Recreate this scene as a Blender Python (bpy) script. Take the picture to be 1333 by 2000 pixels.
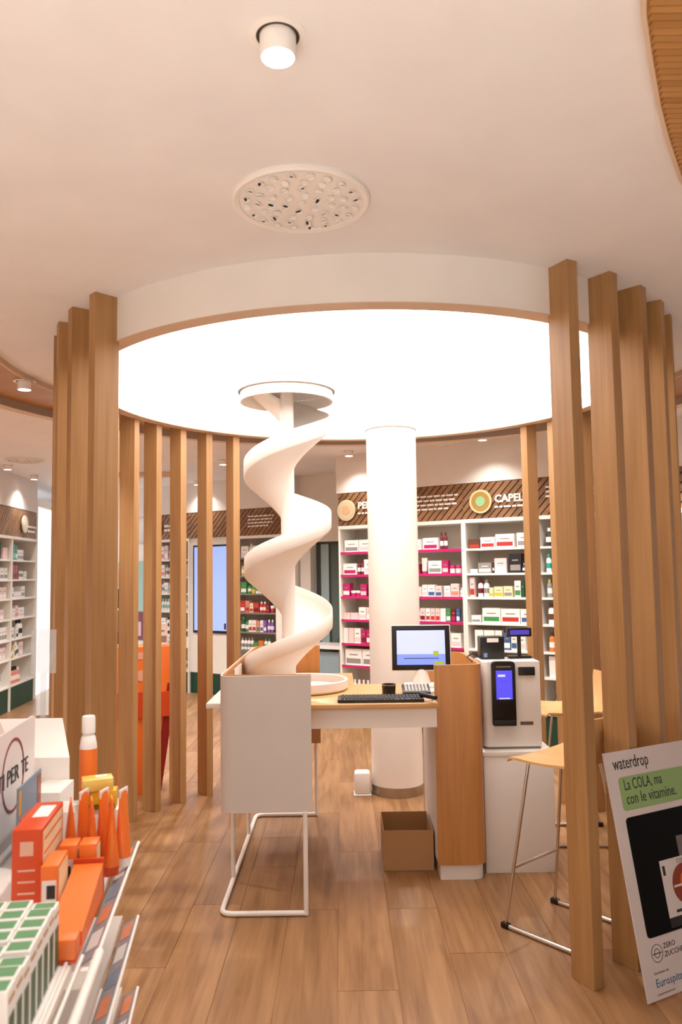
import bpy, bmesh, math, random
from mathutils import Vector, Matrix
random.seed(7)
for o in list(bpy.data.objects): bpy.data.objects.remove(o)
S = bpy.context.scene
COL = S.collection
PI = math.pi

# ------------------------------------------------------------------ camera, world, exposure
HC, FPX, PITCH, ROLL = 1.6, 1528.614, .0773, -.0145
F = Vector((0, math.cos(PITCH), math.sin(PITCH))); U = Vector((0, -math.sin(PITCH), math.cos(PITCH))); R = Vector((1, 0, 0))
R2 = R*math.cos(ROLL) + U*math.sin(ROLL); U2 = U*math.cos(ROLL) - R*math.sin(ROLL)
cd = bpy.data.cameras.new('camera'); cam = bpy.data.objects.new('camera', cd); COL.objects.link(cam)
cd.sensor_fit = 'VERTICAL'; cd.sensor_height = 36; cd.lens = FPX*36/2000
cd.clip_start = .05
M = Matrix.Identity(4)
for i in range(3): M[i][0] = R2[i]; M[i][1] = U2[i]; M[i][2] = -F[i]
M[2][3] = HC
cam.matrix_world = M
cd.dof.use_dof = True; cd.dof.focus_distance = 4.4; cd.dof.aperture_fstop = 4.5
S.camera = cam

W = bpy.data.worlds.new('world'); S.world = W; W.use_nodes = True
W.node_tree.nodes['Background'].inputs[0].default_value = (1, .97, .95, 1)
W.node_tree.nodes['Background'].inputs[1].default_value = .4
S.view_settings.view_transform = 'Standard'; S.view_settings.look = 'None'
S.view_settings.exposure = 0.15; S.view_settings.gamma = 1; S.view_settings.use_curve_mapping = False
DISC_LIGHT = 4.0
SPOT_W = 70

# ------------------------------------------------------------------ helpers
def ray(px, py): return R2*((px-666.5)/FPX) - U2*((py-1000)/FPX) + F
def atz(px, py, z): d = ray(px, py); return Vector((0, 0, HC)) + d*((z-HC)/d.z)
def aty(px, py, y): d = ray(px, py); return Vector((0, 0, HC)) + d*(y/d.y)

def lin(c):
    if isinstance(c, str): c = [int(c[i:i+2], 16) for i in (0, 2, 4)]
    return tuple(((v/255)/12.92 if v/255 <= .04045 else ((v/255+.055)/1.055)**2.4) for v in c) + (1,)
MATS = {}
def mat(name, col='ffffff', rough=.5, metal=0, emit=0, alpha=1, trans=0, coat=0, bump=0, bscale=200):
    if name in MATS: return MATS[name]
    m = bpy.data.materials.new(name); m.use_nodes = True; MATS[name] = m
    nt = m.node_tree; b = nt.nodes['Principled BSDF']; c = lin(col)
    b.inputs['Base Color'].default_value = c; b.inputs['Roughness'].default_value = rough; b.inputs['Metallic'].default_value = metal
    if emit: b.inputs['Emission Color'].default_value = c; b.inputs['Emission Strength'].default_value = emit
    if trans: b.inputs['Transmission Weight'].default_value = trans; b.inputs['IOR'].default_value = 1.1
    if alpha < 1: b.inputs['Alpha'].default_value = alpha
    if coat: b.inputs['Coat Weight'].default_value = coat
    if not emit:                                  # faint procedural unevenness on every surface
        tc = nt.nodes.new('ShaderNodeTexCoord'); n = nt.nodes.new('ShaderNodeTexNoise'); n.inputs['Scale'].default_value = 3.5
        mx = nt.nodes.new('ShaderNodeMix'); mx.data_type = 'RGBA'; mx.blend_type = 'MULTIPLY'
        rp = nt.nodes.new('ShaderNodeMapRange'); rp.inputs['To Min'].default_value = .93; rp.inputs['To Max'].default_value = 1.05
        mx.inputs['Factor'].default_value = 1; mx.inputs[6].default_value = c
        nt.links.new(tc.outputs['Object'], n.inputs['Vector']); nt.links.new(n.outputs['Fac'], rp.inputs['Value'])
        nt.links.new(rp.outputs[0], mx.inputs[7]); nt.links.new(mx.outputs[2], b.inputs['Base Color'])
        if bump:
            n2 = nt.nodes.new('ShaderNodeTexNoise'); n2.inputs['Scale'].default_value = bscale
            bp = nt.nodes.new('ShaderNodeBump'); bp.inputs['Strength'].default_value = bump; bp.inputs['Distance'].default_value = .002
            nt.links.new(tc.outputs['Object'], n2.inputs['Vector']); nt.links.new(n2.outputs['Fac'], bp.inputs['Height']); nt.links.new(bp.outputs[0], b.inputs['Normal'])
    return m
def wood(name, c1, c2, axis=2, rough=.45, fine=60, stretch=.035, vary=.12, knots=False):
    if name in MATS: return MATS[name]
    m = bpy.data.materials.new(name); m.use_nodes = True; MATS[name] = m
    nt = m.node_tree; L = nt.links.new; N = nt.nodes.new; b = nt.nodes['Principled BSDF']; b.inputs['Roughness'].default_value = rough
    tc = N('ShaderNodeTexCoord'); oi = N('ShaderNodeObjectInfo'); mul = N('ShaderNodeMath'); mul.operation = 'MULTIPLY'; mul.inputs[1].default_value = 37
    add = N('ShaderNodeVectorMath'); add.operation = 'ADD'; mp = N('ShaderNodeMapping')
    sc = [fine]*3; sc[axis] = fine*stretch; mp.inputs['Scale'].default_value = sc
    L(oi.outputs['Random'], mul.inputs[0]); L(tc.outputs['Object'], add.inputs[0]); L(mul.outputs[0], add.inputs[1]); L(add.outputs[0], mp.inputs[0])
    n1 = N('ShaderNodeTexNoise'); n1.inputs['Scale'].default_value = 1; n1.inputs['Detail'].default_value = 5; n1.inputs['Distortion'].default_value = .6
    L(mp.outputs[0], n1.inputs['Vector'])
    mp2 = N('ShaderNodeMapping'); s2 = [7]*3; s2[axis] = .9; mp2.inputs['Scale'].default_value = s2; L(add.outputs[0], mp2.inputs[0])
    n2 = N('ShaderNodeTexNoise'); n2.inputs['Scale'].default_value = 1; n2.inputs['Detail'].default_value = 3; n2.inputs['Distortion'].default_value = 1.4 if knots else .4
    L(mp2.outputs[0], n2.inputs['Vector'])
    mixf = N('ShaderNodeMath'); mixf.operation = 'ADD'; h1 = N('ShaderNodeMath'); h1.operation = 'MULTIPLY'; h1.inputs[1].default_value = .45
    h2 = N('ShaderNodeMath'); h2.operation = 'MULTIPLY'; h2.inputs[1].default_value = .55
    L(n1.outputs['Fac'], h1.inputs[0]); L(n2.outputs['Fac'], h2.inputs[0]); L(h1.outputs[0], mixf.inputs[0]); L(h2.outputs[0], mixf.inputs[1])
    cr = N('ShaderNodeValToRGB'); cr.color_ramp.elements[0].position = .33 if knots else .34; cr.color_ramp.elements[1].position = .66 if knots else .64
    cr.color_ramp.elements[0].color = lin(c2); cr.color_ramp.elements[1].color = lin(c1); L(mixf.outputs[0], cr.inputs[0])
    hs = N('ShaderNodeHueSaturation'); mr = N('ShaderNodeMapRange'); mr.inputs['To Min'].default_value = 1-vary; mr.inputs['To Max'].default_value = 1+vary
    L(oi.outputs['Random'], mr.inputs['Value']); L(mr.outputs[0], hs.inputs['Value']); L(cr.outputs[0], hs.inputs['Color']); L(hs.outputs[0], b.inputs['Base Color'])
    bp = N('ShaderNodeBump'); bp.inputs['Strength'].default_value = .12; bp.inputs['Distance'].default_value = .001; L(n1.outputs['Fac'], bp.inputs['Height']); L(bp.outputs[0], b.inputs['Normal'])
    return m

def tag(o, label=None, cat=None, group=None, kind=None):
    if label: o['label'] = label
    if cat: o['category'] = cat
    if group: o['group'] = group
    if kind: o['kind'] = kind
    return o
def empty(name, loc=(0, 0, 0), rz=0, **k):
    o = bpy.data.objects.new(name, None); COL.objects.link(o); o.location = loc; o.rotation_euler = (0, 0, rz); o.empty_display_size = .1
    return tag(o, **k)
def link(name, me, m, parent=None, loc=(0, 0, 0), rot=(0, 0, 0), **k):
    o = bpy.data.objects.new(name, me); COL.objects.link(o)
    if m is not None and not me.materials: me.materials.append(m)
    o.parent = parent; o.location = loc; o.rotation_euler = rot
    return tag(o, **k)
def from_bm(name, bm, smooth=False, ang=35):
    me = bpy.data.meshes.new(name); bmesh.ops.recalc_face_normals(bm, faces=bm.faces[:]); 
    bm.to_mesh(me); bm.free()
    if smooth:
        for p in me.polygons: p.use_smooth = True
        try: me.set_sharp_from_angle(angle=math.radians(ang))
        except Exception: pass
    return me
def box_me(name, sx, sy, sz, bev=0, seg=2):
    bm = bmesh.new(); bmesh.ops.create_cube(bm, size=1)
    for v in bm.verts: v.co = Vector((v.co.x*sx, v.co.y*sy, (v.co.z+.5)*sz))
    if bev: bmesh.ops.bevel(bm, geom=bm.edges[:], offset=bev, segments=seg, profile=.5, affect='EDGES')
    return from_bm(name, bm, bool(bev))
def box(name, m, x0, x1, y0, y1, z0, z1, parent=None, bev=0, rz=0, **k):
    return link(name, box_me(name, abs(x1-x0), abs(y1-y0), abs(z1-z0), bev), m, parent, ((x0+x1)/2, (y0+y1)/2, min(z0, z1)), (0, 0, rz), **k)
def lathe_me(name, prof, seg=32, close=False):
    bm = bmesh.new(); rings = []
    for r, z in prof:
        rings.append([bm.verts.new((max(r, 1e-5)*math.cos(2*PI*i/seg), max(r, 1e-5)*math.sin(2*PI*i/seg), z)) for i in range(seg)])
    n = len(rings); rng = range(n) if close else range(n-1)
    for a in rng:
        A, B = rings[a], rings[(a+1) % n]
        for i in range(seg): bm.faces.new((A[i], A[(i+1) % seg], B[(i+1) % seg], B[i]))
    bmesh.ops.remove_doubles(bm, verts=bm.verts[:], dist=2e-5)
    return from_bm(name, bm, True, 40)
def lathe(name, m, prof, parent=None, loc=(0, 0, 0), seg=32, close=False, rot=(0, 0, 0), **k):
    return link(name, lathe_me(name, prof, seg, close), m, parent, loc, rot, **k)
def prism_me(name, poly, z0, z1, bev=0):
    bm = bmesh.new(); a = [bm.verts.new((x, y, z0)) for x, y in poly]; b = [bm.verts.new((x, y, z1)) for x, y in poly]; n = len(poly)
    bm.faces.new(a); bm.faces.new(b)
    for i in range(n): bm.faces.new((a[i], a[(i+1) % n], b[(i+1) % n], b[i]))
    if bev: bmesh.ops.bevel(bm, geom=bm.edges[:], offset=bev, segments=2, profile=.5, affect='EDGES')
    return from_bm(name, bm, True, 30)
def prism(name, m, poly, z0, z1, parent=None, bev=0, loc=(0, 0, 0), rot=(0, 0, 0), **k):
    return link(name, prism_me(name, poly, z0, z1, bev), m, parent, loc, rot, **k)
def tube_me(name, pts, r, seg=10, closed=False):
    P = [Vector(p) for p in pts]; n = len(P); bm = bmesh.new(); rings = []; up = None
    for i in range(n):
        t = (P[(i+1) % n]-P[i-1]) if (closed or 0 < i < n-1) else (P[1]-P[0] if i == 0 else P[-1]-P[-2]); t.normalize()
        if up is None: up = Vector((0, 0, 1)) if abs(t.z) < .9 else Vector((1, 0, 0))
        x = up.cross(t); 
        if x.length < 1e-4: x = Vector((1, 0, 0)).cross(t)
        x.normalize(); up = t.cross(x)
        rings.append([bm.verts.new(P[i] + x*(r*math.cos(2*PI*k/seg)) + up*(r*math.sin(2*PI*k/seg))) for k in range(seg)])
    for i in range(n if closed else n-1):
        A, B = rings[i], rings[(i+1) % n]
        for k in range(seg): bm.faces.new((A[k], A[(k+1) % seg], B[(k+1) % seg], B[k]))
    if not closed: bm.faces.new(rings[0]); bm.faces.new(rings[-1])
    return from_bm(name, bm, True, 50)
def tube(name, m, pts, r, parent=None, seg=10, closed=False, **k):
    return link(name, tube_me(name, pts, r, seg, closed), m, parent, **k)
def fillet(pts, rad, n=6):
    P = [Vector(p) for p in pts]; out = [P[0]]
    for i in range(1, len(P)-1):
        a, b, c = P[i-1], P[i], P[i+1]; d1 = (a-b).normalized(); d2 = (c-b).normalized(); p0 = b+d1*rad; p1 = b+d2*rad
        for k in range(n+1):
            t = k/n; out.append(p0*(1-t)**2 + b*(2*t*(1-t)) + p1*t*t)
    out.append(P[-1]); return out
def wall_strip(name, m, path, th, z0, z1, parent=None, **k):
    """vertical sheet of thickness th, on the left of a 2D path"""
    P = [Vector((p[0], p[1])) for p in path]; n = len(P); off = []
    for i in range(n):
        t = (P[min(i+1, n-1)]-P[max(i-1, 0)]).normalized(); off.append(P[i]+Vector((-t.y, t.x))*th)
    bm = bmesh.new(); V = []
    for i in range(n): V.append([bm.verts.new((q.x, q.y, z)) for q in (P[i], off[i]) for z in (z0, z1)])
    for i in range(n-1):
        A, B = V[i], V[i+1]
        for a, b in ((0, 1), (1, 3), (3, 2), (2, 0)): bm.faces.new((A[a], A[b], B[b], B[a]))
    bm.faces.new((V[0][0], V[0][1], V[0][3], V[0][2])); bm.faces.new((V[-1][0], V[-1][1], V[-1][3], V[-1][2]))
    return link(name, from_bm(name, bm, True, 40), m, parent, **k)
def text(name, body, size, m, parent, loc, rot=(PI/2, 0, 0), depth=.0015, align='LEFT', width=None, bold=0):
    cu = bpy.data.curves.new('t', 'FONT'); cu.body = body; cu.size = size; cu.extrude = depth/2; cu.align_x = align; cu.resolution_u = 2; cu.offset = bold
    o = bpy.data.objects.new('t', cu); COL.objects.link(o); bpy.context.view_layer.update()
    me = bpy.data.meshes.new_from_object(o.evaluated_get(bpy.context.evaluated_depsgraph_get())); bpy.data.objects.remove(o)
    me.materials.clear(); me.name = name
    if width:
        w = max(v.co.x for v in me.vertices)-min(v.co.x for v in me.vertices)
        for v in me.vertices: v.co.x *= width/w
    return link(name, me, m, parent, loc, rot)
def clip_rect(poly, x0, x1, y0, y1):
    for ax, lim, sg in ((0, x0, 1), (0, x1, -1), (1, y0, 1), (1, y1, -1)):
        out = []
        for i in range(len(poly)):
            a, b = poly[i], poly[(i+1) % len(poly)]; da = sg*(a[ax]-lim); db = sg*(b[ax]-lim)
            if da >= 0: out.append(a)
            if da*db < 0: t = da/(da-db); out.append((a[0]+t*(b[0]-a[0]), a[1]+t*(b[1]-a[1])))
        poly = out
        if len(poly) < 3: return []
    return poly
def struct(o): o['kind'] = 'structure'; return o

# ------------------------------------------------------------------ materials
white = mat('white_paint', 'efe9e2', .55); ceilm = mat('ceiling_paint', 'ece8e6', .8, bump=.05, bscale=90)
whitesh = mat('white_laminate', 'f0ebe4', .35); offw = mat('shelf_white', 'ece7de', .45); backb = mat('shelf_back', 'c9c0b2', .6)
pink = mat('magenta_edge', 'c01868', .35); greenp = mat('dark_green', '0d3f2c', .5); greys = mat('grey_shelf', '7d7872', .5)
oak = wood('oak_post', 'b68b5a', '9d7142', 2, vary=.05); oakp = wood('oak_panel', 'c98f55', 'b27840', 2, rough=.35, vary=.02)
oakd = wood('oak_top', 'd9ab74', 'c6945c', 0, rough=.3, vary=.02); ply = wood('plywood', 'e3b981', 'd3a066', 1, rough=.3, vary=.02)
floorm = wood('oak_floor', 'ad8258', '7f5834', 1, rough=.4, fine=38, stretch=.05, vary=.12, knots=True)
slatc = wood('ceiling_slat', 'b9874e', 'a2713a', 0, vary=.06); brown = wood('header_slat', '9c7350', '7b5637', 0, vary=.18)
darkb = mat('slat_gap', '3a2719', .8); black = mat('black_plastic', '14120f', .35); blackm = mat('black_matte', '1b1917', .6)
chrome = mat('chrome', 'd8d4cf', .18, 1); steel = mat('brushed_steel', 'b3aca4', .3, 1); beige = mat('beige_lip', 'd9bda2', .6)
clear = mat('clear_acrylic', 'e6eef2', .08, alpha=.35); cardb = mat('cardboard', 'b58b60', .8); cardi = mat('cardboard_inner', '7a5433', .9)
disc = mat('light_diffuser', 'fffaf7', .5, emit=DISC_LIGHT); lampm = mat('lamp_face', 'fff4ea', .5, emit=12)
orange = mat('orange_pack', 'f37a2c', .4); orange2 = mat('red_orange', 'd64a18', .4); yellow = mat('yellow_pack', 'e9b51f', .4)
blueS = mat('wall_screen', '8ea6e6', .3, emit=.75); inkm = mat('dark_ink', '2c2a2a', .6); whitep = mat('paper_white', 'f4f0ec', .6)

# ------------------------------------------------------------------ floor
fl = box('floor', wood('floor_base', 'a8754a', '80532f', 1, fine=38, stretch=.05), -5.2, 6, -4.5, 13.5, -.06, -.003); struct(fl)
PW, PL = .235, 1.5; pcache = box_me('plank', PW-.0025, PL-.0025, .006); pcache.materials.append(floorm)
st = mat('bounce_stone', 'd9d4cd', .5)  # added reflector: unseen pale floor behind the camera, bounces light to the ceiling
for k in range(8):
    for j in range(6): o = box('bounce_tile', st, -2.4+k*.6, -1.804+k*.6, .55-(j+1)*.6, 1.146-(j+1)*.6, -.006, 0); o.parent = fl; o.location = Vector(o.location)-Vector(fl.location)
offs = {0: 3.135, 1: 3.865, 2: 3.42}
for k in range(-19, 20):
    x = -.04 + (k+.5)*PW; oy = offs.get(k, random.uniform(0, PL))
    n0 = int((1.2-oy)//PL)
    for j in range(n0, n0+9):
        y0 = oy+j*PL; yc = y0+PL/2
        if y0 > 11.6 or y0 < .55: continue
        if abs(x) > .50*(y0+PL)+.35: continue
        if yc > 6.2 and x > 2.6: continue
        o = bpy.data.objects.new('plank', pcache); COL.objects.link(o); o.parent = fl
        o.location = (x-fl.location.x, yc-fl.location.y, -.006-fl.location.z)

# ------------------------------------------------------------------ ceiling
CH = 2.864; CX, CY = .1305, 4.6476
ceil = box('ceiling', ceilm, -5.2, 6, -4.5, 13.5, CH, CH+.12); struct(ceil)
CZ = -ceil.location.z; 
def in_ceil(o): o.parent = ceil; o.location = Vector(o.location)-Vector(ceil.location); return o
# wood ring around the white island
inner = [(-1.62, -.2), (-1.66, 1.2), (-1.72, 2.3), (-1.82, 3.4)]
for d in range(205, -40, -6): inner.append((CX+2.1*math.cos(math.radians(d)), CY+2.1*math.sin(math.radians(d))))
inner += [(1.62, 3.13), (1.40, 2.80), (1.101, 2.398), (.947, 2.139), (.867, 1.994), (.773, 1.809), (.697, 1.654), (.6, 1.4), (.5, 1.0), (.42, .4), (.4, -.2)]
outer = []
for i, p in enumerate(inner):
    a = Vector(inner[max(i-1, 0)]); b = Vector(inner[min(i+1, len(inner)-1)]); t = (b-a).normalized(); nrm = Vector((-t.y, t.x))
    w = .42 if p[1] > 3.0 else .42+min(1.0, (3.0-p[1])*.8)
    outer.append((p[0]+nrm.x*w, p[1]+nrm.y*w))
def ring_band(name, m, A, B, z0, z1, **k):
    bm = bmesh.new(); V = [[bm.verts.new((q[0], q[1], z)) for q in (a, b) for z in (z0, z1)] for a, b in zip(A, B)]
    for i in range(len(V)-1):
        for a, b in ((0, 1), (1, 3), (3, 2), (2, 0)): bm.faces.new((V[i][a], V[i][b], V[i+1][b], V[i+1][a]))
    for e in (V[0], V[-1]): bm.faces.new((e[0], e[1], e[3], e[2]))
    return link(name, from_bm(name, bm, True, 40), m, None, **k)
wr = in_ceil(ring_band('wood_ring', slatc, inner, outer, CH-.03, CH))
trimr = [tuple(Vector(p)+(Vector(q)-Vector(p)).normalized()*.012) for p, q in zip(inner, outer)]
in_ceil(ring_band('edge_trim', beige, [(2*p[0]-q[0], 2*p[1]-q[1]) for p, q in zip(inner, trimr)], inner, CH-.034, CH))
ob = [(p[0]+(q[0]-p[0])*1.0, p[1]+(q[1]-p[1])*1.0) for p, q in zip(inner, outer)]
oc = [tuple(Vector(q)+(Vector(q)-Vector(p)).normalized()*.092) for p, q in zip(inner, outer)]
in_ceil(ring_band('fascia', mat('grey_fascia', 'a89c8e', .5), ob, [(b[0]+(c[0]-b[0])*.1, b[1]+(c[1]-b[1])*.1) for b, c in zip(ob, oc)], CH-.085, CH))
in_ceil(ring_band('fascia_underside', beige, [(b[0]+(c[0]-b[0])*.1, b[1]+(c[1]-b[1])*.1) for b, c in zip(ob, oc)], oc, CH-.085, CH))
def xb(y):
    P = [p for p in inner[-13:]]
    for a, b in zip(P, P[1:]):
        if b[1] <= y <= a[1]: return a[0]+(b[0]-a[0])*(y-a[1])/(b[1]-a[1])
    return .5
y = 1.36
while y < 2.75:
    x0 = xb(y)+.012; o = box('ceiling_slat', slatc, x0, 1.75, y, y+.0205, CH-.038, CH-.03); in_ceil(o); y += .024

# ------------------------------------------------------------------ walls
UX, UY = .836, -.548; AR = math.atan2(UY, UX)          # right wall run
class Frame:
    def __init__(s, ox, oy, ux, uy): L = math.hypot(ux, uy); s.o = Vector((ox, oy, 0)); s.u = Vector((ux/L, uy/L, 0)); s.v = Vector((-uy/L, ux/L, 0)); s.a = math.atan2(uy, ux)
    def p(s, x, y=0, z=0): return s.o + s.u*x + s.v*y + Vector((0, 0, z))
FR = Frame(-.033, 8.45, .836, -.548)
FB = Frame(-.699, 9.916, .847, -.532)                   # s is negative to the left
FL = Frame(-3.97, 9.07, -.09, 1.33)
def fbox(fr, name, m, x0, x1, y0, y1, z0, z1, parent=None, bev=0, **k):
    o = link(name, box_me(name, x1-x0, y1-y0, z1-z0, bev), m, None, fr.p((x0+x1)/2, (y0+y1)/2, z0), (0, 0, fr.a), **k)
    if parent:
        o.parent = parent; o.location = ((x0+x1)/2-parent['fx'], (y0+y1)/2-parent['fy'], z0-parent.location.z); o.rotation_euler = (0, 0, 0)
    return o
wallm = mat('wall_paint', 'e9e2da', .7)
struct(fbox(FR, 'wall_right', wallm, -.02, 5.6, .36, .5, 0, CH)); struct(fbox(FR, 'trim_1', wallm, -.02, 5.6, .0, .36, 2.455, CH))
struct(fbox(FB, 'wall_back', wallm, -4.6, 0.0, .36, .5, 0, CH)); struct(fbox(FB, 'trim_2', wallm, -3.6, 0.0, .0, .36, 2.455, CH))
struct(fbox(FB, 'trim_3', wallm, .0, 1.35, .30, .5, 2.0, CH)); struct(fbox(FB, 'trim_4', wallm, .0, .16, .30, .5, 0, 2.0))
struct(fbox(FL, 'wall_left', wallm, -12.3, 1.36, .36, .5, 0, CH)); struct(fbox(FL, 'trim_5', wallm, -2.2, 1.36, .0, .36, 2.455, CH))
# glazed doorway behind the spiral
d1 = struct(fbox(FB, 'door_1', mat('door_frame', '3b4240', .4), .16, 1.34, .44, .47, 0, 2.0)); d1['fx'] = .75; d1['fy'] = .455
tg = mat('dark_glass', '4c5f5a', .12, coat=.4)
fbox(FB, 'pane', tg, .40, 1.30, .428, .438, .08, 1.97, d1); fbox(FB, 'mullion', mat('pale_mullion', '9db4b8', .3), .24, .36, .425, .438, .05, 1.97, d1)
fbox(FB, 'notice', mat('dark_notice', '2e3a37', .5), .66, .95, .422, .427, 1.52, 1.62, d1); fbox(FB, 'notice', MATS['dark_notice'], .64, .95, .422, .427, 1.38, 1.42, d1)
# bright glass entrance at the far end of the left wall
w1 = struct(fbox(FL, 'window_1', mat('daylight', 'f4f8ff', .4, emit=1.6), 1.45, 3.3, .1, .14, .0, 2.55)); w1['fx'] = 2.375; w1['fy'] = .12
fbox(FL, 'window_frame', whitep, 1.37, 1.47, .02, .16, 0, 2.6, w1)
fbox(FL, 'window_frame', whitep, 1.37, 3.3, .02, .16, 2.55, 2.66, w1)
struct(box('trim_6', beige, -3.4, -2.05, 9.5, 9.6, CH-.06, CH, rz=.02))
gd = empty('glass_partition', (-3.3, 9.0, 0), math.radians(14), label='tall clear glass partition panel beside the bright glass entrance', cat='glass panel')
box('pane', mat('pale_glass', 'dfeaea', .1, alpha=.28), -.17, .17, -.006, .006, .02, 2.4, gd); box('floor_clamp', steel, -.17, .17, -.02, .02, 0, .05, gd)

# ------------------------------------------------------------------ shelving
SH = [.62, .85, 1.10, 1.345, 1.575, 1.815]
def header(fr, x0, x1, parent, z0=2.10, z1=2.45):
    bp = fbox(fr, 'header_board', darkb, x0, x1, .02, .04, z0, z1, parent)
    pitch = .074; a = math.radians(47); h = z1-z0; w = pitch*.80; k = h/math.tan(a); x = -k
    while x < x1-x0:
        poly = clip_rect([(x, 0), (x+w, 0), (x+w+k, h), (x+k, h)], 0, x1-x0, 0, h)
        if len(poly) >= 3:
            me = prism_me('slat', poly, 0, .016); o = link('slat', me, brown, parent, (x0-parent['fx'], .021-parent['fy'], z0), (PI/2, 0, 0))
        x += pitch
def unit(fr, x0, x1, label, edge=None, shelves=SH, dark=False, head=True, name='shelving_unit', group=None):
    x0 += .001; x1 -= .001
    u = empty(name, fr.p(x0, 0, 0), fr.a, label=label, cat='shelving'); u['fx'] = x0; u['fy'] = 0.0
    if group: u['group'] = group
    fbox(fr, 'side_panel', offw, x0, x0+.022, .0, .34, .0, 2.10, u); fbox(fr, 'side_panel', offw, x1-.022, x1, .0, .34, .0, 2.10, u)
    fbox(fr, 'back_panel', backb, x0+.022, x1-.022, .32, .34, .28, 2.10, u); fbox(fr, 'top_board', offw, x0, x1, -.004, .34, 2.065, 2.10, u)
    for z in shelves:
        s = fbox(fr, 'shelf', greys if dark else offw, x0+.022, x1-.022, .014, .32, z-.02, z, u)
        if edge: fbox(fr, 'shelf_edge', edge, x0+.022, x1-.022, .0, .013, z-.022, z+.004, u)
        elif not dark: fbox(fr, 'shelf_edge', whitesh, x0+.022, x1-.022, .004, .013, z-.02, z, u)
    fbox(fr, 'base_shelf', offw, x0+.022, x1-.022, .0, .32, .28, .30, u); fbox(fr, 'plinth', greenp, x0+.022, x1-.022, .015, .03, .0, .28, u)
    if head: header(fr, x0, x1, u)
    return u
BW = .733
uA = unit(FR, 0, BW, 'white shelving with magenta shelf edges standing beside the glazed doorway', pink)
uB = unit(FR, BW, 2*BW, 'white shelving with magenta shelf edges between the column and the CAPELLI sign', pink)
uC = unit(FR, 2*BW, 3*BW, 'white shelving under the CAPELLI header sign with round emblem')
uD = unit(FR, 3*BW, 4*BW, 'white shelving behind the back bar stool, next along from the CAPELLI bay')
uD2 = unit(FR, 4*BW, 5*BW, 'white shelving hidden behind the oak posts at the far end of the wall')
uE = unit(FB, -.95, -.02, 'white wall unit with dark grey shelves behind the spiral chute', dark=True)
uN = unit(FB, -2.35, -1.66, 'slim white shelving of pale bottles beside the portrait wall screen')
uF0 = unit(FL, -.45, .44, 'white shelving on the side wall, further from the glass entrance')
uF1 = unit(FL, .44, 1.36, 'white shelving on the side wall, adjoining the glass entrance')
# wide white pilaster on the unit behind the chute
fbox(FB, 'pilaster', offw, -.17, -.02, -.006, .0, 0, 2.06, uE)
# round emblems and header lettering
wl = mat('letter_white', 'f6f1ea', .5)
def emblem(u, fr, x, z, r, c1, c2, c3):
    e = lathe('emblem', mat('emblem_'+c1, c1, .5), [(0, 0), (r, 0), (r, .012), (0, .012)], u, (x-u['fx'], -.012, z), 40, rot=(PI/2, 0, 0))
    lathe('emblem_ring', mat('emblem_'+c2, c2, .5), [(0, 0), (r*.82, 0), (r*.82, .003), (0, .003)], e, (0, 0, .012), 32); lathe('emblem_core', mat('emblem_'+c3, c3, .5), [(0, 0), (r*.42, 0), (r*.42, .003), (0, .003)], e, (0, 0, .015), 28)
def lines(u, x, z, n, w, h=.02, step=.043):
    for i in range(n):
        ww = w*(1, .93, .97, .8)[i % 4]; xx = x; k = 0
        bm = bmesh.new(); rr = random.Random(i*7+n)
        while xx < x+ww:
            q = min(rr.uniform(.03, .075), x+ww-xx); 
            b = bmesh.ops.create_cube(bm, size=1)['verts']
            for v in b: v.co = Vector((xx+q/2+v.co.x*q, v.co.y*.003, v.co.z*h*rr.uniform(.7, 1)))
            xx += q+.012
        link('text_line', from_bm('text_line', bm), wl, u, (-u['fx'], -.002, z-i*step))
emblem(uA, FR, .122, 2.265, .113, 'd9d2b0', 'dcc9a0', 'e2b78e'); text('header_text', 'PELLE', .10, wl, uA, (.255, -.003, 2.275), bold=.004); lines(uA, .255, 2.225, 1, .42)
lines(uB, .90, 2.35, 4, .52)
emblem(uC, FR, 1.664, 2.265, .115, 'dcc79a', 'a8843f', '8fc08a'); text('header_text', 'CAPELLI', .10, wl, uC, (1.80-2*BW, -.003, 2.25), bold=.004); lines(uC, 1.80, 2.205, 1, .36)
lines(uD, 2.30, 2.36, 3, .5)
lines(uE, -.62, 2.35, 4, .42)
emblem(uN, FB, -2.28, 2.27, .11, 'd9d2b0', 'cfc4a6', 'd9b58e'); lines(uN, -2.13, 2.29, 2, .3, .035, .06)
emblem(uF1, FL, .82, 2.27, .11, 'e4dcc6', 'e9e2d0', 'efe6d2'); lines(uF1, .98, 2.25, 2, .32, .03, .06); emblem(uF0, FL, -.3, 2.27, .11, 'e4dcc6', 'e9e2d0', 'efe6d2')
# portrait wall screen in its white panel, and the turquoise bay
ws = empty('wall_screen', FB.p(-1.27, 0, 0), FB.a, label='portrait blue display screen set into a white wall panel over a green plinth', cat='screen'); ws['fx'] = -1.27; ws['fy'] = 0.0
fbox(FB, 'surround', offw, -1.66, -.95, .02, .34, .28, 2.10, ws); fbox(FB, 'plinth', greenp, -1.66, -.95, .03, .04, 0, .28, ws)
fbox(FB, 'bezel', black, -1.585, -.962, .0, .02, .815, 2.0, ws); fbox(FB, 'screen_glass', blueS, -1.56, -.987, -.003, .0, .85, 1.975, ws); fbox(FB, 'screen_icon', mat('icon_ink', '2d3350', .5), -1.03, -.995, -.005, -.003, .87, .95, ws)
header(FB, -1.66, -.95, ws)
tb = empty('poster_bay', FB.p(-2.7, 0, 0), FB.a, label='pale turquoise poster bay over a green plinth, at the end of the wall unit', cat='shelving'); tb['fx'] = -2.7; tb['fy'] = 0.0
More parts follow.
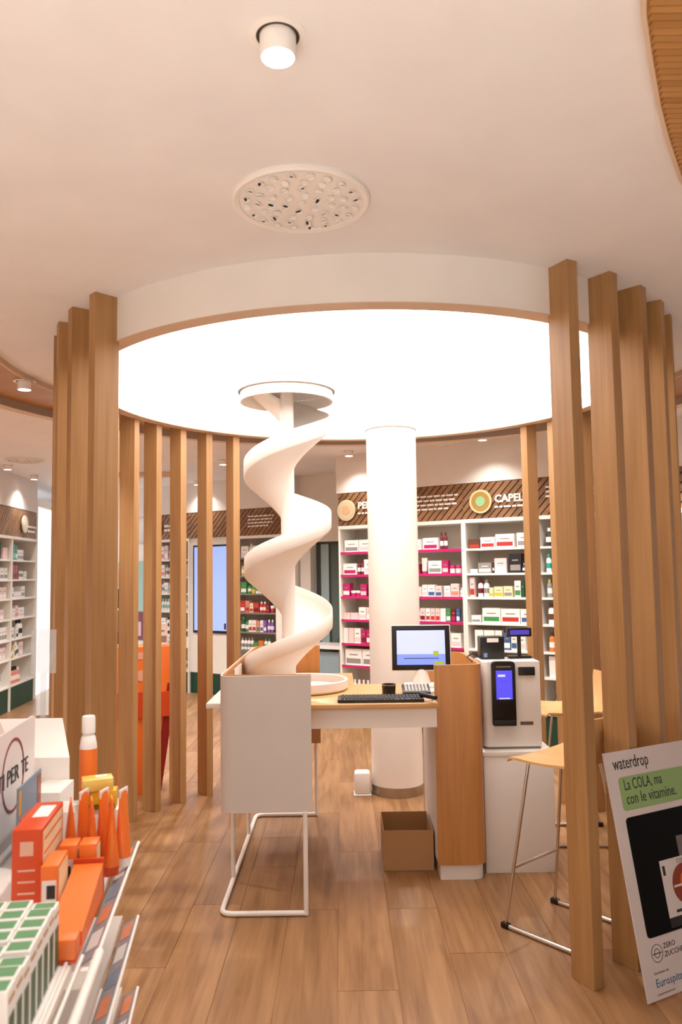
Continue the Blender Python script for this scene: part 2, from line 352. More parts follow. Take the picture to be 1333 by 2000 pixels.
fbox(FB, 'carcass', offw, -3.4, -2.36, .02, .34, .26, 2.05, tb); fbox(FB, 'plinth', greenp, -3.4, -2.36, .03, .05, 0, .56, tb); fbox(FB, 'poster', mat('turquoise', '9fc4bd', .5), -3.35, -2.4, .0, .02, 1.1, 1.8, tb)
fbox(FB, 'picture', mat('maroon_print', '6d2433', .5), -3.35, -2.4, .0, .02, .68, 1.08, tb); fbox(FB, 'ledge', whitesh, -3.4, -2.36, -.04, .02, .58, .63, tb)
for i in range(4): fbox(FB, 'picture_patch', mat('pink_print', 'd9b4b6', .5), -2.95+i*.14, -2.86+i*.14, -.004, .0, .74+.1*(i % 2), .94+.1*(i % 2), tb)

# ------------------------------------------------------------------ products on the shelves
NAME = {'w': ('white', 'f1ece6'), 'g': ('grey', '8f8b87'), 'k': ('black', '1c1c20'), 'm': ('magenta', 'b3195f'), 'd': ('dark red', '6d1026'), 'r': ('red', 'b8322c'), 'p': ('pale pink', 'e7c9c6'),
        'c': ('cream', 'ead9ae'), 'y': ('yellow', 'd9b23c'), 'n': ('green', '3f8a4a'), 'l': ('lime', 'b9c43a'), 't': ('teal', '1f9c8c'), 'b': ('blue', '3a5f8f'), 'o': ('orange', 'd3762e'),
        'v': ('violet', '7d55a5'), 'h': ('brown', '5f3d28'), 'e': ('dark green', '174a2c'), 's': ('salmon', 'd98674'), 'a': ('aqua', '8fc3bd')}
def pm(c): return mat('pack_'+NAME[c][0], NAME[c][1], .42)
ORD = ['bottom', 'first', 'second', 'third', 'fourth', 'fifth', 'top']
def product(kind, fr, x, z, w, h, c, a, label, group, y=.05):
    """x: left edge along the wall, z: shelf top"""
    q = fr.p(x+w/2, y, z+.0005); rot = (0, 0, fr.a)
    if kind == 'box':
        dp = min(.14, max(.04, w*.8)); q = fr.p(x+w/2, y+dp/2, z+.0005)
        o = link('carton_box', box_me('carton_box', w-.004, dp, h), pm(c), None, q, rot, label=label, cat='box', group=group)
        if a: link('printed_band', box_me('printed_band', (w-.004)*.86, .0016, h*.3), pm(a), o, (0, -dp/2-.0006, h*.12))
        if a and h > .09: link('printed_title', box_me('printed_title', (w-.004)*.5, .0016, h*.07), pm('g' if c != 'g' else 'w'), o, (0, -dp/2-.0006, h*.62))
    elif kind == 'bottle':
        r = w/2-.002; q = fr.p(x+w/2, y+r, z+.0005)
        o = lathe('bottle', pm(c), [(0, 0), (r, 0), (r, h*.66), (r*.8, h*.74), (r*.4, h*.79), (r*.4, h*.82), (0, h*.82)], None, q, 14, label=label, cat='bottle', group=group)
        lathe('cap', pm(a), [(0, h*.80), (r*.55, h*.80), (r*.5, h), (0, h)], o, seg=12)
        lathe('label_wrap', pm('w' if c != 'w' else (a or 'g')), [(r*1.015, h*.22), (r*1.015, h*.5)], o, seg=14)
    elif kind == 'jar':
        r = w/2-.002; q = fr.p(x+w/2, y+r, z+.0005)
        o = lathe('jar', pm(c), [(0, 0), (r*.94, 0), (r, h*.06), (r, h*.58), (r*.9, h*.64), (0, h*.64)], None, q, 16, label=label, cat='jar', group=group)
        lathe('lid', pm(a), [(0, h*.62), (r*1.02, h*.62), (r*1.02, h*.97), (r*.97, h), (0, h)], o, seg=16)
    elif kind == 'tube':
        hw = w/2-.002; q = fr.p(x+w/2, y+.02, z+.0005); bm = bmesh.new(); rg = []
        for t in range(7):
            f = t/6; rx = hw*(.8+.2*f); ry = hw*.8*(1-f)+.002; rg.append([bm.verts.new((rx*math.cos(2*PI*i/12), ry*math.sin(2*PI*i/12), h*.16+f*h*.84)) for i in range(12)])
        for A, B in zip(rg, rg[1:]):
            for i in range(12): bm.faces.new((A[i], A[(i+1) % 12], B[(i+1) % 12], B[i]))
        bm.faces.new(rg[0]); bm.faces.new(rg[-1])
        o = link('squeeze_tube', from_bm('squeeze_tube', bm, True), pm(c), None, q, rot, label=label, cat='tube', group=group)
        lathe('cap', pm(a), [(0, 0), (hw*.7, 0), (hw*.75, h*.16), (0, h*.16)], o, seg=12)
    return o
KW = {'B': ('box', 'box', 'band'), 'T': ('bottle', 'bottle', 'cap'), 'J': ('jar', 'jar', 'lid'), 'U': ('tube', 'squeeze tube', 'cap')}
def fill(fr, x0, shelf, spec, where, zs=None, wd={}):
    """spec: list of 'K c a w h [n]' entries, widths and heights in cm, '.' w is a gap"""
    lim = x0+{id(FR): BW, id(FB): (.78 if x0 > -1 else .69), id(FL): (.92 if x0 > 0 else .89)}[id(fr)]-.026
    z = zs[shelf] if zs else ([.30]+SH)[shelf]; x = x0+.028
    for e in spec.split(','):
        f = e.split()
        if f[0] == '.': x += float(f[1])/100; continue
        k, c, a, w, h = f[0], f[1], f[2], float(f[3])/100, float(f[4])/100; n = int(f[5]) if len(f) > 5 else 1
        a = None if a == '-' else a
        size = 'tall ' if h/w > 2.4 and k == 'B' else ('wide ' if w > h*1.25 and k == 'B' else '')
        lb = f"{size}{NAME[c][0]} {KW[k][1]}" + (f" with {NAME[a][0]} {KW[k][2]}" if a else '') + f" on the {ORD[shelf]} shelf {where}"
        for i in range(n):
            if x+w > lim: break
            product(KW[k][0], fr, x, z, w, h, c, a, lb, f"products on the {ORD[shelf]} shelf {where}", y=.03); x += w+.004
wA = 'beside the glazed doorway'; wB = 'behind the monitor'; wC = 'under the CAPELLI sign'; wD = 'behind the back bar stool'; wE = 'behind the spiral chute'; wN = 'beside the wall screen'; wF = 'by the glass entrance'; wG = 'of the farther side-wall bay'
fill(FR, 0, 6, '. 3,B w g 18 13,B w p 16 13,. 3,B w m 14 12,. 2,T d m 4 15', wA); fill(FR, 0, 5, '. 1,B w m 17 12,T d d 4 15 2,B w p 14 16,. 2,B m w 12 11', wA); fill(FR, 0, 4, 'B m w 9 14,J m w 6 6 2,B m p 8 13,J d m 7 12,B p - 8 6,. 3,U m w 5 14', wA)
fill(FR, 0, 3, 'B p - 9 7,B p - 10 7,B w p 9 13,B p w 9 13,. 2,B w m 12 9', wA); fill(FR, 0, 2, 'B w - 6 16,B p - 7 16,B w p 8 16,B m d 6 15,B m w 7 15,. 4,B w m 10 12', wA); fill(FR, 0, 1, '. 2,B w g 21 17,B w g 19 17,B w p 18 15', wA); fill(FR, 0, 0, '. 10,T w w 5 17 4,. 6,T w g 5 16 2', wA)
fill(FR, BW, 6, '. 8,B w p 14 11,. 2,B w m 17 12,. 1,T d d 4 17 2,. 1,B p m 18 11', wB); fill(FR, BW, 5, '. 14,B d m 7 10,U p m 7 16,. 1,B w g 15 13,B m p 7 13,J p m 6 8 2,T w p 4 14', wB); fill(FR, BW, 4, '. 14,B p - 8 10,B w p 6 12,B w b 8 12,B p b 7 11,. 2,B w p 7 11,B p s 9 13,T w p 4 9', wB)
fill(FR, BW, 3, '. 14,T w g 5 12,B p d 6 13,B w r 5 13,B p r 5 13 2,B w - 6 13,B n w 5 13,B d m 5 13,B b w 4 13', wB); fill(FR, BW, 2, '. 30,B w g 10 15,B w v 12 15,B w p 11 14', wB); fill(FR, BW, 1, '. 5,B w g 14 14,B w m 13 13,B p w 14 12,B w g 12 14', wB)
fill(FR, 2*BW, 6, '. 1,B h r 12 9,B w r 15 10.5,B w r 19 13,. 2,B w g 15 13.5', wC); fill(FR, 2*BW, 5, '. 2,B w - 8 4,B g w 14 10,T k k 2 10,B p w 12.5 14,. 2,B k g 12 18,T k g 3.4 9 3', wC); fill(FR, 2*BW, 4, '. 1,B p r 5.5 19,. 2,T w d 5.4 17,T w g 6 17,B c y 4.5 9,B c y 9.2 10,B c g 9 10.4,. 1.5,B w n 6.4 15.5,B e e 3 15,T w n 5 18', wC)
fill(FR, 2*BW, 3, '. 2,B w g 10 7,. 1,B w n 18.5 14,B w r 19 13.6,B w b 13 13.4', wC); fill(FR, 2*BW, 2, '. 5,B w - 9 18,B w g 11 18,B w - 7 18,. 1,B b w 7 16,B w b 6 16,B w p 8 15', wC); fill(FR, 2*BW, 1, '. 4,B w g 12 14 2,B w n 12 13,B w - 11 15', wC)
fill(FR, 3*BW, 6, '. 4,T k w 7 17,T w k 6 19,B k g 8 15,B w r 12 12', wD); fill(FR, 3*BW, 5, '. 4,T w t 5 17 4,T w n 6 16 3', wD); fill(FR, 3*BW, 4, '. 4,T g l 5 17,J l g 7 13,T w l 5 18 2,B w n 12 12', wD); fill(FR, 3*BW, 3, '. 4,T w h 7 19,J s h 7 12,T w g 6 16 2,B p r 13 12', wD)
fill(FR, 3*BW, 2, '. 4,T o h 6 18,B w g 8 13,T w o 6 16 2,B o w 12 12', wD); fill(FR, 3*BW, 1, '. 4,B w - 7 19,B h d 4 18,B p s 8 15,B w n 13 14', wD); fill(FR, 3*BW, 0, '. 8,T e n 8 24,T n e 8 23 2', wD)
x0E = -.95
fill(FB, x0E, 6, '. 16,B w p 12 15,T w p 6 18,B w g 14 15,. 2,T w g 6 16 3', wE); fill(FB, x0E, 5, '. 15,T y h 6 17,B o y 9 13,T n w 6 16 3,B c n 12 14', wE); fill(FB, x0E, 4, '. 15,B n w 10 15,T n e 6 13,J y n 7 9,T w n 5 15 3,J n y 7 10 2', wE)
fill(FB, x0E, 3, '. 14,B r w 8 15,B s r 7 15,B c r 6 12,B r d 9 13,T r w 5 14 2,B d r 6 12,J r w 6 9', wE); fill(FB, x0E, 2, '. 14,T e n 7 19,T n e 6 17,B w r 6 15 2,B s n 6 14,B w v 5 15,B v w 5 15,T v w 5 16 2', wE); fill(FB, x0E, 1, '. 14,T w g 5 15 4,B n y 8 10,B o n 8 12,T w n 5 15 2', wE)
for i, sp in enumerate(['T w g 6 16 5', 'B w - 10 13,B w a 9 16 3', 'B w a 9 15,T w k 6 16,B w g 10 13', 'T w a 5 17 4,J a w 8 10', 'T w g 6 17,B w a 7 15,T w a 6 16 2', 'B w s 7 17,T w g 6 17 3,B w a 9 13', 'B w s 6 19,B p w 7 20,T w g 6 18']): fill(FB, -2.35, i, '. 10,'+sp+',. 3,'+sp.split(',')[0], wN)
for i, sp in enumerate(['T s k 8 20 4,T s w 7 18', 'B h w 8 19,T y h 8 19,B w e 7 19,T w e 8 18,B p w 14 17', 'B w g 12 14,. 8,B w k 9 13,T w k 8 22 2', 'B p w 6 22,B w p 10 12,B p s 10 15,B w p 22 12', 'B w g 10 13,B w p 26 8,B w g 14 14', 'B r d 7 17 3,B d r 5 15,. 2,T w g 8 14 2,B w p 10 10', 'B a w 6 19,B t a 7 19,B t w 7 18,B w g 7 13 3']): fill(FL, .44, i, '. 3,'+sp, wF)
for i, sp in enumerate(['. 10,J w g 14 14 2', 'B p w 9 15 6', 'T w k 8 18 2,B w g 8 16 4', 'B w p 14 10,B p w 12 12 2', 'B w g 10 16,B p w 12 14 3', 'B w b 16 16,B k b 8 18,B w g 12 14 2', 'B w n 18 15,J k e 14 20,B p - 16 14']): fill(FL, -.45, i, '. 30,'+sp, wG)

# ------------------------------------------------------------------ drum light
AXX, AXY = -.313, 4.58; RZ = 2.664
dl = empty('drum_ceiling_light', (CX, CY, RZ), label='large round luminous drum light with white band above the counter', cat='ceiling light')
lathe('drum_band', white, [(1.632, 0), (1.632, CH-RZ-.0005), (1.612, CH-RZ-.0005), (1.612, 0)], dl, seg=128, close=True)
lathe('drum_lip', beige, [(1.55, -.004), (1.634, -.004), (1.634, .0), (1.55, .03)], dl, seg=128, close=True)
bm = bmesh.new(); ed = []
for (cx, cy, rr, n) in ((0, 0, 1.552, 128), (AXX-CX, AXY-CY, .2625, 48)):
    V = [bm.verts.new((cx+rr*math.cos(2*PI*i/n), cy+rr*math.sin(2*PI*i/n), .012)) for i in range(n)]; ed += [bm.edges.new((V[i], V[(i+1) % n])) for i in range(n)]
bmesh.ops.triangle_fill(bm, use_beauty=True, use_dissolve=False, edges=ed)
me = bpy.data.meshes.new('diffuser'); bm.to_mesh(me); bm.free(); link('diffuser', me, disc, dl)

# ------------------------------------------------------------------ oak posts
pme = box_me('oak_post', .12, .055, CH, .0015, 1); pme.materials.append(oak)
def posts(a0, a1, n, fn):
    for i in range(n):
        a = math.radians(a0+(a1-a0)*i/(n-1)); r = 1.68
        # corner with the smaller angle offset measured in the photograph: shift by half the width
        o = bpy.data.objects.new('oak_post', pme); COL.objects.link(o); s = fn(i)
        o.location = (CX+r*math.cos(a)+s[0]*.0275*-math.sin(a), CY+r*math.sin(a)+s[0]*.0275*math.cos(a), 0); o.rotation_euler = (0, 0, a)
        tag(o, s[1], 'post', s[2])
NTH = ['first', 'second', 'third', 'fourth', 'fifth', 'sixth', 'seventh', 'eighth', 'ninth', 'tenth', 'eleventh', 'twelfth', 'last']
posts(225.9, 126.0, 13, lambda i: (-1, f'{NTH[i]} oak post counted from the orange pack display along its arc toward the wall screen', 'oak posts of the arc by the orange pack display'))
posts(297.6, 400.0, 13, lambda i: (1, f'{NTH[i]} oak post counted from the leaning poster along its arc past the bar stools', 'oak posts of the arc by the bar stools'))

# ------------------------------------------------------------------ column
c = empty('round_column', (.385, 5.86, 0), label='white round structural column rising into the luminous ceiling', cat='column')
lathe('shaft', mat('column_white', 'f3ebe2', .45), [(.187, .07), (.187, 2.68)], c, seg=64); lathe('base_ring', steel, [(.192, 0), (.192, .07), (.184, .07)], c, seg=64)
lathe('top_ring', mat('grey_ring', '9c9690', .5), [(.187, 2.662), (.194, 2.662), (.194, 2.676), (.187, 2.676)], c, seg=64, close=True)

# ------------------------------------------------------------------ spiral chute
sc = empty('spiral_chute', (AXX, AXY, .94), label='white spiral delivery chute coming down from the luminous ceiling to the desk', cat='chute')
chm = mat('chute_white', 'f2e8de', .35); DZ = .94
lathe('pole', chm, [(.04, .012), (.04, CH-DZ-.002)], sc, seg=24)
lathe('collar', chm, [(.2625, 2.61-DZ), (.274, 2.61-DZ), (.274, 2.68-DZ), (.268, 2.68-DZ), (.268, CH-.003-DZ), (.2625, CH-.003-DZ)], sc, seg=64, close=True)
lathe('collar_ring', MATS['grey_ring'], [(.274, 2.668-DZ), (.288, 2.668-DZ), (.288, 2.674-DZ), (.274, 2.674-DZ)], sc, seg=64, close=True)
prof = [(.038, -.215), (.09, -.19), (.15, -.150), (.20, -.118), (.232, -.085), (.245, -.04), (.247, .0), (.252, .004), (.256, .0), (.257, -.045), (.256, -.088), (.249, -.097), (.20, -.135), (.13, -.185), (.075, -.228), (.05, -.262), (.038, -.30)]
bm = bmesh.new(); rings = []; T0, T1 = -590, 560; NS = 170
for i in range(NS+1):
    th = math.radians(T0+(T1-T0)*i/NS); zl = 1.957+.57*th/(2*PI)
    if zl > CH-.02: break
    rings.append([bm.verts.new((r*math.cos(th), r*math.sin(th), max(zl+dz, .962+max(0, dz+.19)*.25)-DZ)) for r, dz in prof])
for A, B in zip(rings, rings[1:]):
    for k in range(len(prof)): bm.faces.new((A[k], A[(k+1) % len(prof)], B[(k+1) % len(prof)], B[k]))
bm.faces.new(rings[0]); bm.faces.new(rings[-1])
link('slide', from_bm('slide', bm, True, 60), chm, sc)
lathe('tray', chm, [(0, .001), (.25, .001), (.26, .012), (.26, .055), (.253, .06), (.243, .055), (.24, .014), (0, .010)], sc, (.078, -.05, 0), 64)

# ------------------------------------------------------------------ counter
wt = empty('worktop', (0, 4.3, 0), label='oak service desk top with a white front apron under the spiral chute', cat='desk')
poly = [(-.545, 4.0-4.3), (.476, 4.0-4.3), (.476, 4.72-4.3), (.06, 4.72-4.3), (.06, 5.24-4.3), (-.545, 5.24-4.3)]
prism('desk_top', oakd, poly, .913, .938, wt, .002)
box('apron', white, -.545, .470, -.275, -.255, .815, .9125, wt); box('cable_tray', greys, -.3, .45, .1, .3, .86, .9125, wt)
ps = empty('privacy_screen', (-.37, 4.55, 0), label='white C-shaped privacy screen lined with oak on a tubular white floor frame', cat='screen')
def rel(p, o): return [(x-o[0], y-o[1]) for x, y in p]
path = [(v.x, v.y) for v in fillet([(-.157, 3.80, 0), (-.60, 3.80, 0), (-.60, 5.32, 0), (-.157, 5.32, 0)], .075, 8)]
O = (-.37, 4.55)
wall_strip('outer_panel', mat('greige_lacquer', 'd3cbc5', .5), rel(path, O)[::-1], .011, .472, 1.112, ps)
path2 = [(v.x, v.y) for v in fillet([(-.157, 3.812, 0), (-.588, 3.812, 0), (-.588, 5.308, 0), (-.157, 5.308, 0)], .064, 8)]
wall_strip('oak_lining', oakp, rel(path2, O)[::-1], .012, .474, 1.116, ps)
box('paper_holder', whitep, -.205, -.200, -.38, -.1, .98, 1.10, ps)
fp = fillet([(-.19, 3.80, .013), (-.59, 3.80, .013), (-.59, 5.31, .013), (-.19, 5.31, .013)], .06, 8)
tube('floor_frame', white, [(p.x-O[0], p.y-O[1], p.z) for p in fp], .0125, ps)
for (x, y) in ((-.19, 3.80), (-.59, 4.22), (-.59, 4.9), (-.19, 5.31)): tube('leg', white, [(x-O[0], y-O[1], .005), (x-O[0], y-O[1], .475)], .0115, ps)
box('customer_ledge', whitesh, -.71-O[0], -.602-O[0], 4.09-O[1], 4.74-O[1], .913, .938, ps, .002)

pd = empty('oak_pedestal', (.6, 4.53, 0), label='oak-clad pedestal with rounded corner on a white plinth beside the payment machine', cat='cabinet'); O = (.6, 4.53)
path = [(v.x, v.y) for v in fillet([(.48, 4.19, 0), (.737, 4.19, 0), (.737, 4.87, 0), (.48, 4.87, 0)], .075, 8)]
wall_strip('oak_cladding', oakp, rel(path, O), .018, .078, 1.105, pd)
path = [(v.x, v.y) for v in fillet([(.492, 4.205, 0), (.722, 4.205, 0), (.722, 4.85, 0), (.492, 4.85, 0)], .06, 8)]
prism('plinth', whitesh, rel(path, O), 0, .077, pd)
box('inner_cabinet', white, .481-O[0], .700-O[0], 4.2105-O[1], 4.848-O[1], .079, .905, pd)

wc = empty('white_cabinet', (.93, 4.5, 0), label='plain white cabinet carrying the payment machine', cat='cabinet')
box('body', white, -.185, .19, -.215, .09, 0, .605, wc, .002); box('top', whitesh, -.19, .195, -.22, .095, .6055, .63, wc, .002)

pmx = empty('payment_machine', (.92, 4.46, .6305), label='white cash payment machine with a black card terminal on its front', cat='machine')
pl = [(v.x, v.y) for v in fillet([(.158, -.115, 0), (-.16, -.115, 0), (-.16, .115, 0), (.158, .115, 0)], .035, 6)]
prism('body', whitesh, pl, .012, .4695, pmx, .003); prism('base', mat('grey_base', '8a817a', .5), [(x*.96, y*.96) for x, y in pl], 0, .0115, pmx)
tl = prism('card_terminal', black, [(v.x, v.y) for v in fillet([(0, 0, 0), (0, .34, 0), (.128, .34, 0), (.128, 0, 0)], .02, 4)], 0, .03, pmx, .003, (-.112, -.1165, .133), (PI/2, 0, 0))
link('terminal_screen', box_me('terminal_screen', .088, .155, .002), mat('blue_screen', '4a46e0', .3, emit=.8), tl, (.066, .215, .0295)); link('screen_text', box_me('screen_text', .04, .012, .001), mat('pale_screen_text', 'b9c4ff', .4, emit=.8), tl, (.052, .265, .0315)); link('screen_text', box_me('screen_text', .06, .006, .001), MATS['pale_screen_text'], tl, (.066, .143, .0315)); link('reader_strip', box_me('reader_strip', .08, .008, .001), greys, tl, (.064, .313, .0305))
link('terminal_base', box_me('terminal_base', .122, .03, .008, .002), blackm, tl, (.064, .012, .0295))
box('note_slot', black, .038, .128, -.127, -.1155, .395, .44, pmx, .002); box('slot_mouth', blackm, .048, .118, -.130, -.1275, .414, .420, pmx); box('name_plate', mat('bronze_plate', '6e5a4c', .4), .042, .112, -.118, -.1155, .128, .146, pmx)
rp = empty('receipt_printer', (.845, 4.52, 1.1), .0, label='black cube receipt printer on top of the payment machine', cat='printer')
box('body', black, -.068, .068, -.05, .05, .001, .125, rp, .004); box('label_sticker', whitep, -.03, .035, -.0515, -.0503, .095, .118, rp); box('led_tag', mat('blue_tag', '7f9ad0', .4), -.05, -.03, -.0515, -.0503, .012, .035, rp)
cp = empty('customer_display', (1.005, 4.51, 1.1), .05, label='black pole customer display with a violet line screen on the payment machine', cat='display')
box('base', black, -.065, .065, -.03, .03, .001, .014, cp, .003); tube('pole', black, [(0, 0, .012), (0, 0, .13)], .011, cp); hd2 = box('head', black, -.07, .07, -.018, .018, .122, .172, cp, .004); box('line_screen', mat('violet_screen', '4a3fb0', .3, emit=.5), -.055, .055, -.0205, -.0185, .012, .038, hd2)

# desk equipment
mo = empty('pos_monitor', (.45, 4.56, .9385), math.radians(-3), label='touch screen till monitor showing a pale blue page, on a white foot', cat='monitor')
box('foot', whitesh, -.10, .10, -.06, .07, 0, .018, mo, .006); lathe('neck', whitesh, [(0, .015), (.055, .015), (.045, .05), (.03, .10), (0, .10)], mo, (0, .02, 0), 24)
TL = math.radians(-8)
hb = link('housing', box_me('housing', .345, .035, .262, .006), whitesh, mo, (0, .012, .09), (TL, 0, 0)); link('bezel', box_me('bezel', .335, .004, .254, .002), black, hb, (0, -.0182, .004))
link('screen_glass', box_me('screen_glass', .278, .002, .196), mat('screen_page', 'aab6f0', .25, emit=.75), hb, (0, -.0215, .034)); link('screen_band', box_me('screen_band', .278, .001, .06), mat('screen_blue', '6f86dc', .3, emit=.7), hb, (0, -.0226, .034)); link('screen_button', box_me('screen_button', .03, .001, .026), mat('screen_green', '8fa61f', .4, emit=.6), hb, (.085, -.0233, .085)); link('screen_button', box_me('screen_button', .05, .001, .016), MATS['screen_green'], hb, (.1, -.0233, .036)); link('screen_rule', box_me('screen_rule', .20, .001, .004), inkm, hb, (0, -.0233, .068))
def keyboard(loc, rz, w, d, label, tilt=0, kc=blackm):
    k = empty('keyboard', loc, rz, label=label, cat='keyboard'); b = link('case', box_me('case', w, d, .018, .004), black, k, (0, 0, 0), (tilt, 0, 0)); km = box_me('key', .0145, .0145, .006, .0015, 1); km.materials.append(kc); nx = int((w-.02)/.0185)
    for r_ in range(int((d-.015)/.0185)):
        for i in range(nx): o = bpy.data.objects.new('key', km); COL.objects.link(o); o.parent = b; o.location = ((i-(nx-1)/2)*.0185, (r_-(int((d-.015)/.0185)-1)/2)*.0185, .0165)
keyboard((.19, 4.11, .9385), math.radians(-1), .44, .15, 'long flat black keyboard lying along the front of the desk')
keyboard((.395, 4.33, .9385+.012), 0, .15, .11, 'small upright black programmable keypad with pale keys before the monitor', math.radians(16), mat('pale_key', 'b9b2aa', .5))
sp = empty('pen_pot', (.247, 4.33, .9385), label='round black cup standing beside the keypad on the desk', cat='cup'); lathe('cup', black, [(0, 0), (.036, 0), (.038, .05), (.034, .05), (.032, .006), (0, .006)], sp); lathe('rim', steel, [(.0375, .046), (.040, .046), (.040, .052), (.0375, .052)], sp, close=True)
hs = empty('handheld_scanner', (.43, 4.045, .9565), math.radians(28), label='black handheld scanner with keys attached, on the corner of the desk', cat='scanner'); box('handle', black, -.012, .012, -.07, .07, 0, .022, hs, .006); lathe('key_ring', chrome, [(.012, .0), (.016, .0), (.016, .004), (.012, .004)], hs, (-.02, -.085, 0), 20, True); box('door_key', chrome, -.06, -.01, -.098, -.088, .004, .006, hs)
tube('power_cable', black, [(.70, 4.30, 1.108), (.68, 4.34, 1.13), (.72, 4.42, 1.14), (.78, 4.45, 1.108)], .004, label='thin black cable looping over the oak pedestal edge', cat='cable')

# things under the desk
ct = empty('cardboard_carton', (.338, 4.50, 0), .0, label='open brown cardboard carton on the floor beside the oak pedestal', cat='carton')
for nm, a in (('side', (-.134, -.130, -.17, .17)), ('side', (.130, .134, -.17, .17)), ('front', (-.130, .130, -.17, -.166)), ('back', (-.130, .130, .166, .17))): box(nm, cardb, a[0], a[1], a[2], a[3], .003, .212, ct)
box('bottom', cardi, -.134, .134, -.17, .17, 0, .003, ct)
wb = empty('floor_socket_box', (.126, 5.81, 0), 0, label='small white box with rounded top on the floor beside the column', cat='box'); box('body', white, -.058, .058, -.06, .06, .012, .163, wb, .018); box('foot', whitesh, -.063, .063, -.065, .065, 0, .012, wb, .003)

# little white table beyond the doorway line
tb2 = empty('side_table', FB.p(.62, .0, 0), FB.a, label='small white side table with steel legs before the glazed doorway', cat='table')
box('table_top', whitesh, -.3, .3, -.2, .2, .70, .74, tb2)
for sx in (-1, 1):
    for sy in (-1, 1): tube('leg', steel, [(sx*.27, sy*.17, 0), (sx*.27, sy*.17, .7)], .012, tb2, 8)
box('drawer_box', mat('blue_grey', '8fa3ad', .5), -.25, .25, -.15, .15, .35, .66, tb2); box('shelf_board', blackm, -.26, .26, -.16, .16, .28, .32, tb2)

# ------------------------------------------------------------------ bar stools
def stool(loc, rz, label):
    """local +y is the front of the seat"""
    s = empty('bar_stool', loc, rz, label=label, cat='stool'); n = 14; m = 8; bm = bmesh.new(); G = []
    for i in range(n+1):
        t = i/n                                   # front to back, then up the backrest
        if t < .62: yy = .20-.36*t/.62; zz = .765-.012*math.sin(PI*t/.62)-(.02*(1-t/.12)**2 if t < .12 else 0)
        else:
            a = (t-.62)/.38; yy = -.16-.055*math.sin(min(a*1.6, 1)*PI/2)-.012*a; zz = .765+.205*a**1.25
        hw = .225-.025*t if t < .62 else .21-.05*((t-.62)/.38)**2
        row = []
        for j in range(m+1):
            q = j/m*2-1; row.append((q*hw, yy+(.02*q*q if t > .62 else 0)-(.03*q*q if t < .05 else 0), zz+.012*q*q*(1 if t < .62 else 0)))
        G.append(row)
    th = .011; top = [[bm.verts.new(p) for p in r_] for r_ in G]; bot = [[bm.verts.new((p[0], p[1]-(th if i/n > .7 else 0), p[2]-(th if i/n <= .7 else 0))) for p in r_] for i, r_ in enumerate(G)]
    for i in range(n):
        for j in range(m):
            bm.faces.new((top[i][j], top[i][j+1], top[i+1][j+1], top[i+1][j])); bm.faces.new((bot[i][j], bot[i+1][j], bot[i+1][j+1], bot[i][j+1]))
        for j in (0, m): bm.faces.new((top[i][j], top[i+1][j], bot[i+1][j], bot[i][j]))
    for i in (0, n):
        for j in range(m): bm.faces.new((top[i][j], top[i][j+1], bot[i][j+1], bot[i][j]))
    link('seat_shell', from_bm('seat_shell', bm, True, 50), ply, s)
    for q in (-1, 1):
        tube('runner', chrome, [(q*.192, .235, .011), (q*.192, -.225, .011)], .0105, s); tube('leg', chrome, [(q*.192, .228, .012), (q*.13, .12, .745)], .0075, s); tube('leg', chrome, [(q*.192, -.215, .012), (q*.13, -.10, .745)], .0075, s)
        for yy in (.228, -.218): box('rubber_foot', black, q*.192-.013, q*.192+.013, yy-.02, yy+.02, 0, .024, s, .003)
        tube('side_brace', chrome, [(q*.131, .12, .742), (q*.131, -.10, .742)], .007, s)
    tube('footrest', chrome, [(-.171, .19, .268), (.171, .19, .268)], .0075, s); tube('seat_brace', chrome, [(-.131, .12, .74), (.131, .12, .74)], .007, s); tube('seat_brace', chrome, [(-.131, -.10, .74), (.131, -.10, .74)], .007, s)
    return s
a1 = math.atan2(.755, -.655)-PI/2
stool((1.008, 3.60, 0), a1, 'oak plywood bar stool with chrome sled legs facing the white cabinet'); stool((1.36, 4.84, 0), PI/2-.05, 'oak plywood bar stool with chrome sled legs, behind the payment machine')

# ------------------------------------------------------------------ leaning poster board
t = Vector((.88, .475, 0)).normalized(); b = Vector((-t.y, t.x, 0)); lean = .172; hh = .863
up = (b*lean + Vector((0, 0, hh))).normalized(); nz = t.cross(up)
pb = empty('poster_board'); Mx = Matrix.Identity(4); BLp = Vector((1.102, 3.001, .006))
for i in range(3): Mx[i][0] = t[i]; Mx[i][1] = up[i]; Mx[i][2] = nz[i]; Mx[i][3] = BLp[i]
pb.matrix_world = Mx; tag(pb, 'white leaning advertising board with green slogan panel against the oak posts', 'sign')
def pbox(name, m, x0, x1, y0, y1, z0, z1, par=pb): return link(name, box_me(name, x1-x0, y1-y0, z1-z0), m, par, ((x0+x1)/2, (y0+y1)/2, z0))
bw = .53; bl = .883
pbox('board', mat('board_shaded_white', 'd6cbc7', .5), 0, bw, 0, bl, -.006, 0); pbox('strut', cardb, .2, .3, .1, .5, -.02, -.006)  # white board greyed, its shade put into the base colour
def rr(name, m, x0, x1, y0, y1, z, r=.018, h=.001): 
    P = [(v.x, v.y) for v in fillet([((x0+x1)/2, y0, 0), (x0, y0, 0), (x0, y1, 0), (x1, y1, 0), (x1, y0, 0), ((x0+x1)/2+.001, y0, 0)], r, 4)]
    return prism(name, m, P, 0, h, pb, 0, (0, 0, z))
pk = mat('photo_black', '0b0909', .6); pk.node_tree.nodes['Principled BSDF'].inputs['Specular IOR Level'].default_value = .12
rr('slogan_panel', mat('slogan_green', '8fae6c', .5), .055, .44, .66, .785, .0005); rr('photo_panel', mat('photo_black', '0b0909', .35), .055, .475, .205, .635, .0005)
